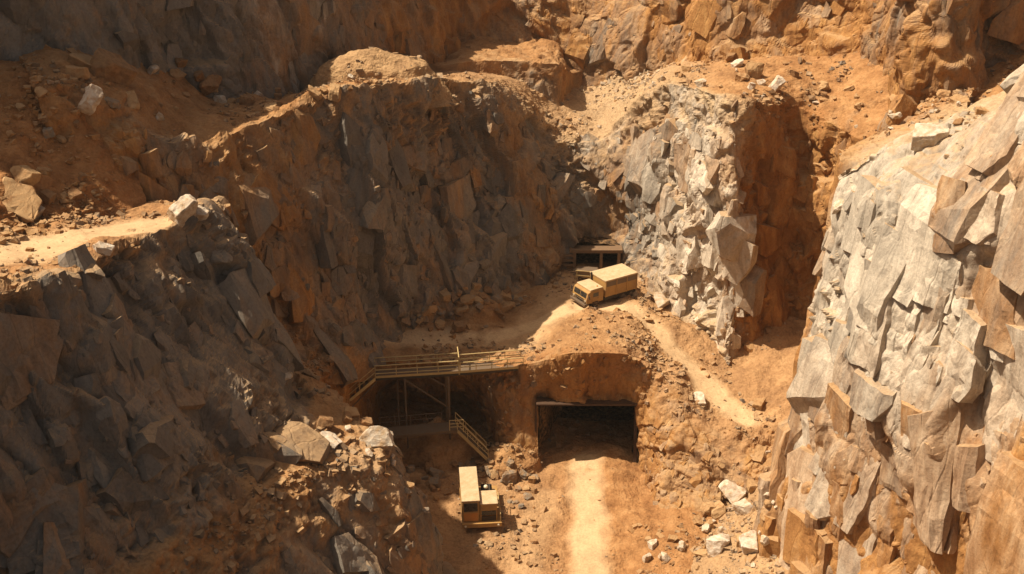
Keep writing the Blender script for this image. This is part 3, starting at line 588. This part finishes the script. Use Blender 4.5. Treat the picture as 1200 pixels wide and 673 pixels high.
def stairs(P, Q, width_dir, steps, mat, H=1.15):
    d = Q - P; w = width_dir
    for o_ in (Vector((0, 0, 0)), w): wb(MB().bar(P + o_ + Vector((0, 0, -.1)), Q + o_ + Vector((0, 0, -.1)), .07, .30), 'stringer', mat)
    for i in range(1, steps + 1):
        q = P.lerp(Q, i / (steps + .5)); e = Vector((d.x, d.y, 0)).normalized() * .13
        wb(MB().bar(q, q + w, .28, .05), 'tread', M_STEEL)
    for o_ in (Vector((0, 0, 0)), w):
        for h in (H, .6): wb(MB().tube([P + o_ + Vector((0, 0, h)), Q + o_ + Vector((0, 0, h))], .04), 'handrail', mat)
        for i in range(4):
            q = P.lerp(Q, i / 3) + o_; wb(MB().bar(q + Vector((0, 0, -.2)), q + Vector((0, 0, H)), .06), 'railing_post', mat)
stairs(A, Vector((-17.6, 90.9, -3.2)), n1 * 1.4, 10, M_RAIL)
LZ = -5.4
La, Lb = Vector(Z(446, 512, LZ)), Vector(Z(536, 504, LZ)); nl = Vector((-(Lb - La).y, (Lb - La).x, 0)).normalized()
mb = MB().bar(La + nl * .8, Lb + nl * .8, 1.55, .05); wb(mb, 'landing', M_STEEL)
wb(MB().bar(La + Vector((0, 0, -.14)), Lb + Vector((0, 0, -.14)), .1, .28).bar(La + nl * 1.6 + Vector((0, 0, -.14)), Lb + nl * 1.6 + Vector((0, 0, -.14)), .1, .28), 'beam', M_STEEL)
railing(La + nl * 1.6, La.lerp(Lb, .82) + nl * 1.6, 5, 1.15, (1.15, .6), .035, M_STEEL); railing(La.lerp(Lb, .9), Lb + Vector((.6, 0, 0)), 2, 1.15, (1.15, .75, .4), .04, M_RAIL)
stairs(Lb, Vector((-2.35, 92.3, -8.9)), nl * 1.4, 12, M_RAIL)
def leg(x, y, z0, z1, w=.16): wb(MB().bar((x, y, z0), (x, y, z1), w).box(x - .2, x + .2, y - .2, y + .2, z0 - .03, z0 + .03, .01), 'leg', M_STEEL)
xs = [Z(px, 442, 0)[0] for px in (463, 474, 525)]
yf = lambda x: A.y + (x - A.x) * (B.y - A.y) / (B.x - A.x)
leg(xs[0], yf(xs[0]) + 1.4, -9.8, -.25, .13); leg(xs[1], yf(xs[1]), -9.8, -.25); leg(xs[2], yf(xs[2]), -9.8, -.25, .2); leg(xs[2] - .35, yf(xs[2]) + 1.5, -9.8, -.25)
wb(MB().bar((xs[1], yf(xs[1]) + .02, -.4), (xs[2], yf(xs[2]) + .02, -3.9), .11), 'brace', M_STEEL)
wb(MB().bar((xs[2] - 2.0, yf(xs[2]) + .02, -.35), (xs[2], yf(xs[2]) + .02, -1.6), .11), 'brace', M_STEEL)
wb(MB().bar(A + Vector((.1, .1, -.5)), Vector((-16.2, 91.5, -3.3)), .1), 'brace', M_STEEL)

# ------------------------------------------------------------------ main tunnel portal, small timbered portal, ore cart
P_ = empty('tunnel_portal', (7.4, 92.6, -10.05), 0, 'heavy rusty beam and rock-faced jambs framing the wide dark tunnel mouth on the pit floor', 'tunnel portal')
def pb(mb, name, mat, par, base): o = mb.build(name, mat, par); o.matrix_parent_inverse = Matrix.Translation([-c for c in base]); return o
b0 = (7.4, 92.6, -10.05)
pb(MB().box(TX0 - .1, TX1 + .15, 94.15, 95.9, TZ - .05, TZ + .14, .04), 'lintel', M_CONC, P_, b0)
pb(MB().bar((TX1 + .12, 93.5, -10.05), (TX1 + .12, 94.9, TZ - .06), .3), 'jamb', M_CONC, P_, b0)
pb(MB().bar((TX0 - .12, 93.7, -10.05), (TX0 - .12, 94.9, TZ - .06), .2), 'jamb', M_CONC, P_, b0)
S_ = empty('timber_portal', (9.8, 116.6, 0), 0, 'small dark portal of weathered timber posts and lintel at the foot of the back wall', 'tunnel portal')
b1 = (9.8, 116.6, 0)
pb(MB().box(6.6, 12.7, 117.0, 118.5, 2.7, 3.1, .04), 'lintel', M_WOOD, S_, b1)
for x in (7.2, 10.25, 12.3): pb(MB().box(x - .17, x + .17, 117.0, 117.4, -.3, 2.75, .03), 'post', M_WOOD, S_, b1)
for z in (.6, 1.2, 1.8, 2.4): pb(MB().box(5.9, 7.1, 117.0, 117.15, z - .14, z + .14, .02), 'lagging_board', M_WOOD, S_, b1)
oc = empty('ore_cart', (8.5, 114.6, drop(8.5, 114.6, 2.5)), R(-12), 'low steel ore cart with a sloping ramp standing in the shade of the timber portal', 'cart')
MB().box(-1.0, 1.0, -.65, .65, .55, 1.25, .03, taper=lambda v: setattr(v, 'co', Vector((v.co.x * 1.15, v.co.y * 1.1, v.co.z)))).build('tub', M_STEEL, oc)
MB().box(-1.15, 1.15, -.5, .5, .42, .55, .02).bar((-1.2, -.7, .1), (-1.0, -.72, 1.3), .08).bar((1.2, -.7, .1), (1.0, -.72, 1.3), .08).bar((-1.2, -.74, .72), (1.2, -.74, .72), .07).bar((-1.2, -.74, 1.28), (1.2, -.74, 1.28), .09).build('frame', M_RAIL, oc)
for x in (-.7, .7):
    for y in (-.55, .55): wheel(oc, x, y, .24, .12)

# ================================================================== loose stone
def stone_mesh(name, seed, box, cuts, mat):
    bm = chipped_block(cuts, seed, .52, .82, box)
    bmesh.ops.bevel(bm, geom=bm.edges[:], offset=.018, segments=1, affect='EDGES')
    bmesh.ops.triangulate(bm, faces=bm.faces[:])
    for _ in range(3):
        es = [e for e in bm.edges if e.calc_length() > .16]
        if es: bmesh.ops.subdivide_edges(bm, edges=es, cuts=1); bmesh.ops.triangulate(bm, faces=bm.faces[:])
    bm.normal_update()
    P = np.array([v.co[:] for v in bm.verts]); Nn = np.array([v.normal[:] for v in bm.verts])
    f, _, _ = facet(P * 3.2 + seed, 81, 1.2, 12, .4); P = P + Nn * (.05 * f + .02 * fbm(P * 9 + seed, 82, 2))[:, None]
    for v, c in zip(bm.verts, P): v.co = c
    me = bpy.data.meshes.new(name); bm.to_mesh(me); bm.free(); me.materials.append(mat); return me
SHAPES = {'block': ((1, .8, .7), 8), 'flat': ((1, .8, .3), 7), 'tall': ((.6, .5, 1.0), 8), 'round': ((1, .9, .8), 16)}
MATS = {'pale': M_PALE, 'white': M_WHITE, 'tan': M_TAN, 'brown': M_BROWN, 'grey': M_GREY}
_cache = {}
def stone(px, py, wpx, mat='tan', shape='block', label=None, cat='boulder', group=None, sink=.28, tilt=None):
    h = on_ground(px, py)
    if not h: return None
    p, n, dep = h; size = wpx / F * dep
    key = (mat, shape, random.randrange(4 if label is None else 6))
    if key not in _cache: _cache[key] = stone_mesh('boulder', hash((key[2], shape)) % 1000 if False else (list(SHAPES).index(shape) * 17 + key[2] * 5 + list(MATS).index(mat)), *SHAPES[shape], MATS[mat])
    o = bpy.data.objects.new('boulder' if label else 'stone', _cache[key]); COL.objects.link(o)
    sc = size / (SHAPES[shape][0][0]) * 1.02; o.scale = (sc, sc * random.uniform(.8, 1.1), sc * random.uniform(.85, 1.1))
    n = Vector((n.x, n.y, max(n.z, .25))).normalized() if n.z > -.2 else Vector((0, 0, 1))
    q = n.lerp(Vector((0, 0, 1)), .4).to_track_quat('Z', 'Y')
    from mathutils import Euler
    tl = tilt or (random.uniform(-.25, .25), random.uniform(-.25, .25))
    o.rotation_mode = 'QUATERNION'; o.rotation_quaternion = q @ Euler((tl[0], tl[1], random.uniform(0, 6.28))).to_quaternion()
    o.location = p + Vector((0, 0, 1)) * (sc * SHAPES[shape][0][2] * (.5 - sink))
    o['label'] = label or GROUPS[group][1]; o['category'] = cat if label else 'stone'
    if group: o['group'] = GROUPS[group][0]
    return o
for a in [
 (22, 244, 58, 'tan', 'flat', 'large flat tan boulder at the back of the left ledge track'),
 (41, 250, 34, 'pale', 'flat', 'pale wedge of stone leaning on the large tan boulder by the ledge track'),
 (216, 253, 36, 'pale', 'block', 'cracked cream boulder at the far tip of the left ledge'),
 (236, 252, 20, 'pale', 'block', 'small cream block outermost on the tip of the left ledge'),
 (121, 293, 28, 'white', 'flat', 'flat white stone on the front rim of the left ledge'),
 (28, 211, 32, 'tan', 'block', 'tan boulder half buried in the red rubble slope'),
 (50, 201, 18, 'tan', 'flat', 'thin tan slab beside the boulder in the red rubble slope'),
 (57, 158, 15, 'grey', 'block', 'grey block in the middle of the red rubble slope'),
 (72, 163, 14, 'tan', 'flat', 'orange tan stone right of the grey block on the rubble slope'),
 (97, 76, 46, 'tan', 'flat', 'long tan slab lying on top of the broken slab heap, upper left bench'),
 (128, 88, 52, 'brown', 'block', 'big brown slanting slab on the upper left bench'),
 (92, 92, 26, 'tan', 'round', 'rounded tan boulder below the long slab, upper left bench'),
 (106, 122, 30, 'white', 'block', 'large white boulder on the rim of the upper left bench'),
 (132, 122, 24, 'grey', 'flat', 'grey flat stone just right of the large white boulder'),
 (156, 122, 26, 'tan', 'flat', 'flat yellowish stone lying right of the white boulder'),
 (187, 139, 13, 'pale', 'block', 'small cream stone alone on the rim of the upper left bench'),
 (180, 84, 15, 'pale', 'round', 'round cream stone at the foot of the dark upper left wall'),
 (211, 76, 16, 'brown', 'block', 'brown block nearest the dark upper wall on the left bench'),
 (207, 90, 22, 'tan', 'flat', 'flat tan slab in the row of stones below the dark upper wall'),
 (234, 92, 20, 'brown', 'block', 'squat brown boulder in the row of stones below the dark upper wall'),
 (246, 104, 26, 'brown', 'block', 'widest brown boulder in the row of stones below the dark upper wall'),
 (258, 120, 16, 'pale', 'block', 'upright pale grey stone ending the row below the dark upper wall'),
 (290, 122, 18, 'brown', 'block', 'brown stone right of the upright pale grey stone'),
 (318, 128, 24, 'tan', 'flat', 'broad flat tan stone near the middle of the upper left bench'),
 (304, 112, 10, 'white', 'block', 'tiny white stone behind the broad flat tan stone'),
 (368, 110, 22, 'tan', 'flat', 'tan stone left of the grey gravel mound'),
 (393, 113, 22, 'tan', 'block', 'orange tan block at the left foot of the grey gravel mound'),
 (411, 93, 10, 'pale', 'round', 'small pale pebble-like stone on the left flank of the gravel mound'),
 (863, 78, 16, 'white', 'round', 'round whitish boulder leftmost in the cluster on the upper right bench'),
 (882, 88, 26, 'tan', 'round', 'biggest tan boulder in the cluster on the upper right bench'),
 (870, 94, 14, 'tan', 'block', 'tan block in front of the biggest boulder on the upper right bench'),
 (880, 104, 14, 'white', 'round', 'pinkish white stone lying low in the cluster on the upper right bench'),
 (892, 99, 11, 'white', 'round', 'small pinkish stone between the tan boulders on the upper right bench'),
 (909, 103, 12, 'white', 'tall', 'bright white upright shard on the upper right bench'),
 (1090, 166, 38, 'pale', 'block', 'large cream boulder perched on the rim of the right cliff'),
 (1048, 137, 18, 'pale', 'flat', 'pale flat stone on the orange slope behind the right cliff'),
 (1106, 116, 18, 'tan', 'round', 'round tan boulder high on the orange slope behind the right cliff'),
 (1124, 120, 22, 'tan', 'flat', 'flat tan stone next to the round boulder on the orange slope'),
 (985, 242, 24, 'pale', 'flat', 'cream slab perched on the left shoulder of the right cliff'),
 (860, 577, 30, 'pale', 'block', 'cream boulder uppermost on the scree under the right cliff'),
 (872, 601, 24, 'white', 'block', 'white angular block below the uppermost cream boulder on the scree'),
 (840, 602, 22, 'tan', 'block', 'tan block at the foot of the dark hollow beside the scree'),
 (843, 641, 30, 'white', 'block', 'white block lowest left on the scree under the right cliff'),
 (878, 640, 32, 'white', 'block', 'brightest white block lying low beside the right cliff foot'),
 (818, 468, 20, 'pale', 'flat', 'pale stone beside the footpath on the rocky nose'),
 (887, 476, 16, 'tan', 'block', 'tan stone at the end of the footpath below the right cliff'),
 (391, 519, 34, 'white', 'flat', 'flat whitish slab jutting from the spur in front of the walkway'),
 (441, 519, 38, 'pale', 'block', 'big cream block on the crest of the spur below the walkway'),
 (410, 486, 24, 'tan', 'flat', 'tan slab on the upper crest of the spur'),
 (570, 500, 12, 'tan', 'round', 'orange round stone beside the walkway stairs'),
 (515, 382, 12, 'tan', 'round', 'orange stone at the left end of the rubble heap by the road'),
 (778, 352, 26, 'pale', 'flat', 'pale rock behind the haul truck at the foot of the wall'),
]: stone(*a)
GROUPS = {
 'heap': ('stones in the rubble heap by the road', 'broken brown stone in the rubble heap between dark wall and road'),
 'pit': ('stones heaped behind the pit machine', 'grey brown broken stone heaped around and behind the pit floor machine'),
 'scree': ('stones on the scree under the right cliff', 'small tan angular stone scattered on the scree under the right cliff'),
 'bench': ('stones on the upper right bench', 'small ochre stone strewn over the upper right bench'),
 'left': ('stones on the upper left bench', 'small brown stone strewn over the upper left bench'),
 'slope': ('stones in the red rubble slope', 'small reddish stone in the rubble slope above the left ledge'),
 'spur': ('stones on the spur crest', 'broken tan stone on the crest of the spur before the walkway'),
 'foot': ('stones on the knoll above the tunnel', 'small pale tan stone on the knoll above the tunnel mouth')}
def scatter(group, pts, n, wlo, whi, mats, shapes=('block', 'flat', 'block', 'round')):
    """stones inside a picture polygon given as a strip of (px, y_top, y_bottom)"""
    k = 0; xs_ = [q[0] for q in pts]
    while k < n:
        px = random.uniform(xs_[0], xs_[-1]); t, b = np.interp(px, xs_, [q[1] for q in pts]), np.interp(px, xs_, [q[2] for q in pts])
        py = random.uniform(t, b); w = wlo * (whi / wlo) ** (random.random() ** 1.8)
        k += 1; stone(px, py, w, random.choice(mats), random.choice(shapes), group=group, sink=.2)
scatter('heap', [(490, 372, 390), (515, 345, 392), (550, 336, 390), (585, 342, 378), (612, 346, 360)], 58, 6, 20, ['brown', 'tan', 'brown', 'grey'])
scatter('pit', [(470, 545, 590), (500, 545, 600), (545, 540, 560), (580, 540, 560), (602, 545, 600), (632, 560, 600)], 52, 7, 20, ['grey', 'brown', 'grey', 'tan'])
scatter('scree', [(750, 620, 665), (800, 600, 670), (850, 540, 670), (890, 520, 668), (912, 520, 600)], 38, 6, 20, ['pale', 'tan', 'tan'])
scatter('bench', [(800, 78, 96), (860, 66, 115), (940, 66, 125), (1000, 110, 150), (1120, 110, 160), (1160, 90, 140)], 36, 5, 16, ['tan', 'tan', 'pale', 'brown'])
scatter('left', [(70, 62, 100), (140, 80, 125), (200, 85, 150), (270, 110, 150), (360, 100, 125), (440, 85, 98)], 26, 6, 14, ['brown', 'tan', 'brown'])
scatter('slope', [(0, 110, 245), (50, 110, 240), (110, 180, 245)], 18, 7, 18, ['brown', 'tan'])
scatter('spur', [(335, 440, 480), (370, 450, 510), (410, 475, 530), (450, 520, 545), (480, 570, 590)], 16, 8, 24, ['tan', 'brown', 'pale'])

# small broken stone too many to count
def rubble(name, count, keep, smin, smax, seed):
    g = np.random.default_rng(seed); base = np.array([(x, y, z) for x in (-.5, .5) for y in (-.5, .5) for z in (-.5, .5)])
    tri = np.array([(0, 1, 3), (0, 3, 2), (4, 6, 7), (4, 7, 5), (0, 4, 5), (0, 5, 1), (2, 3, 7), (2, 7, 6), (0, 2, 6), (0, 6, 4), (1, 5, 7), (1, 7, 3)])
    Pn = np.concatenate([t['p'][:t['n']] for t in TERR if t['rock']]); So = np.concatenate([t['soil'] * t['used'] * (1 - .93 * t['track']) for t in TERR if t['rock']])
    Nn = np.concatenate([t['N'] for t in TERR if t['rock']]); Pa = np.concatenate([t['pale'] for t in TERR if t['rock']]); St = np.concatenate([t['stain'] for t in TERR if t['rock']])
    d = Pn - V(0, 0, CAMZ); dep = d @ V(0, cP, -sP); sx = F * d[:, 0] / dep + 600; sy = 336.5 - F * (d @ V(0, sP, cP)) / dep
    w = So * np.clip(fbm(Pn * .16, 91, 3) * 1.6 + fbm(Pn * .7, 92, 2) * .7 + .35, .03, 1.6) ** 1.5 * (sx > -80) * (sx < 1280) * (sy > -60) * (sy < 740) * (dep > 20) * keep(Pn) * np.where((Pn[:, 0] > -24) & (Pn[:, 0] < -3) & (Pn[:, 1] < 84) & (Pn[:, 2] > -4) & (Pn[:, 2] < 14), .4, 1)
    src = g.choice(len(Pn), count, p=w / w.sum())
    k = smin * (smax / smin) ** (g.random(count) ** 2.6)
    sh = base[None] * (1 + g.uniform(-.45, .3, (count, 8, 3))); sh *= (k[:, None] * g.uniform(.6, 1.35, (count, 3)))[:, None, :]; sh[..., 2] *= .75
    an = g.uniform(0, 6.28, count); tl = g.uniform(-.7, .7, count); ca, sa, ct, s_t = np.cos(an), np.sin(an), np.cos(tl), np.sin(tl)
    x, y, z = sh[..., 0], sh[..., 1], sh[..., 2]
    y, z = y * ct[:, None] - z * s_t[:, None], y * s_t[:, None] + z * ct[:, None]
    x, y = x * ca[:, None] - y * sa[:, None], x * sa[:, None] + y * ca[:, None]
    P = np.stack([x, y, z], -1) + (Pn[src] + Nn[src] * (k * .12)[:, None])[:, None]
    T_ = (tri[None] + (np.arange(count) * 8)[:, None, None]).reshape(-1, 3); rp = lambda v: np.repeat(v, 8)
    me = np_mesh(name, P.reshape(-1, 3), T_, dict(soil=rp(g.uniform(0, .55, count)), tint=rp(g.random(count)), stain=rp(np.clip(St[src] * .8 + g.uniform(-.2, .3, count), 0, 1)), pale=rp(np.clip(Pa[src] + g.uniform(-.3, .35, count), 0, 1)), track=rp(np.zeros(count))))
    o = bpy.data.objects.new(name, me); COL.objects.link(o); me.materials.append(M_TERR); o['kind'] = 'stuff'; o['label'] = 'small broken stone and grit littering the benches, slopes and pit floor'; o['category'] = 'rubble'
rubble('rubble', 42000, lambda p: np.where(p[:, 2] > 22, .8, 1.0), .05, .55, 5)
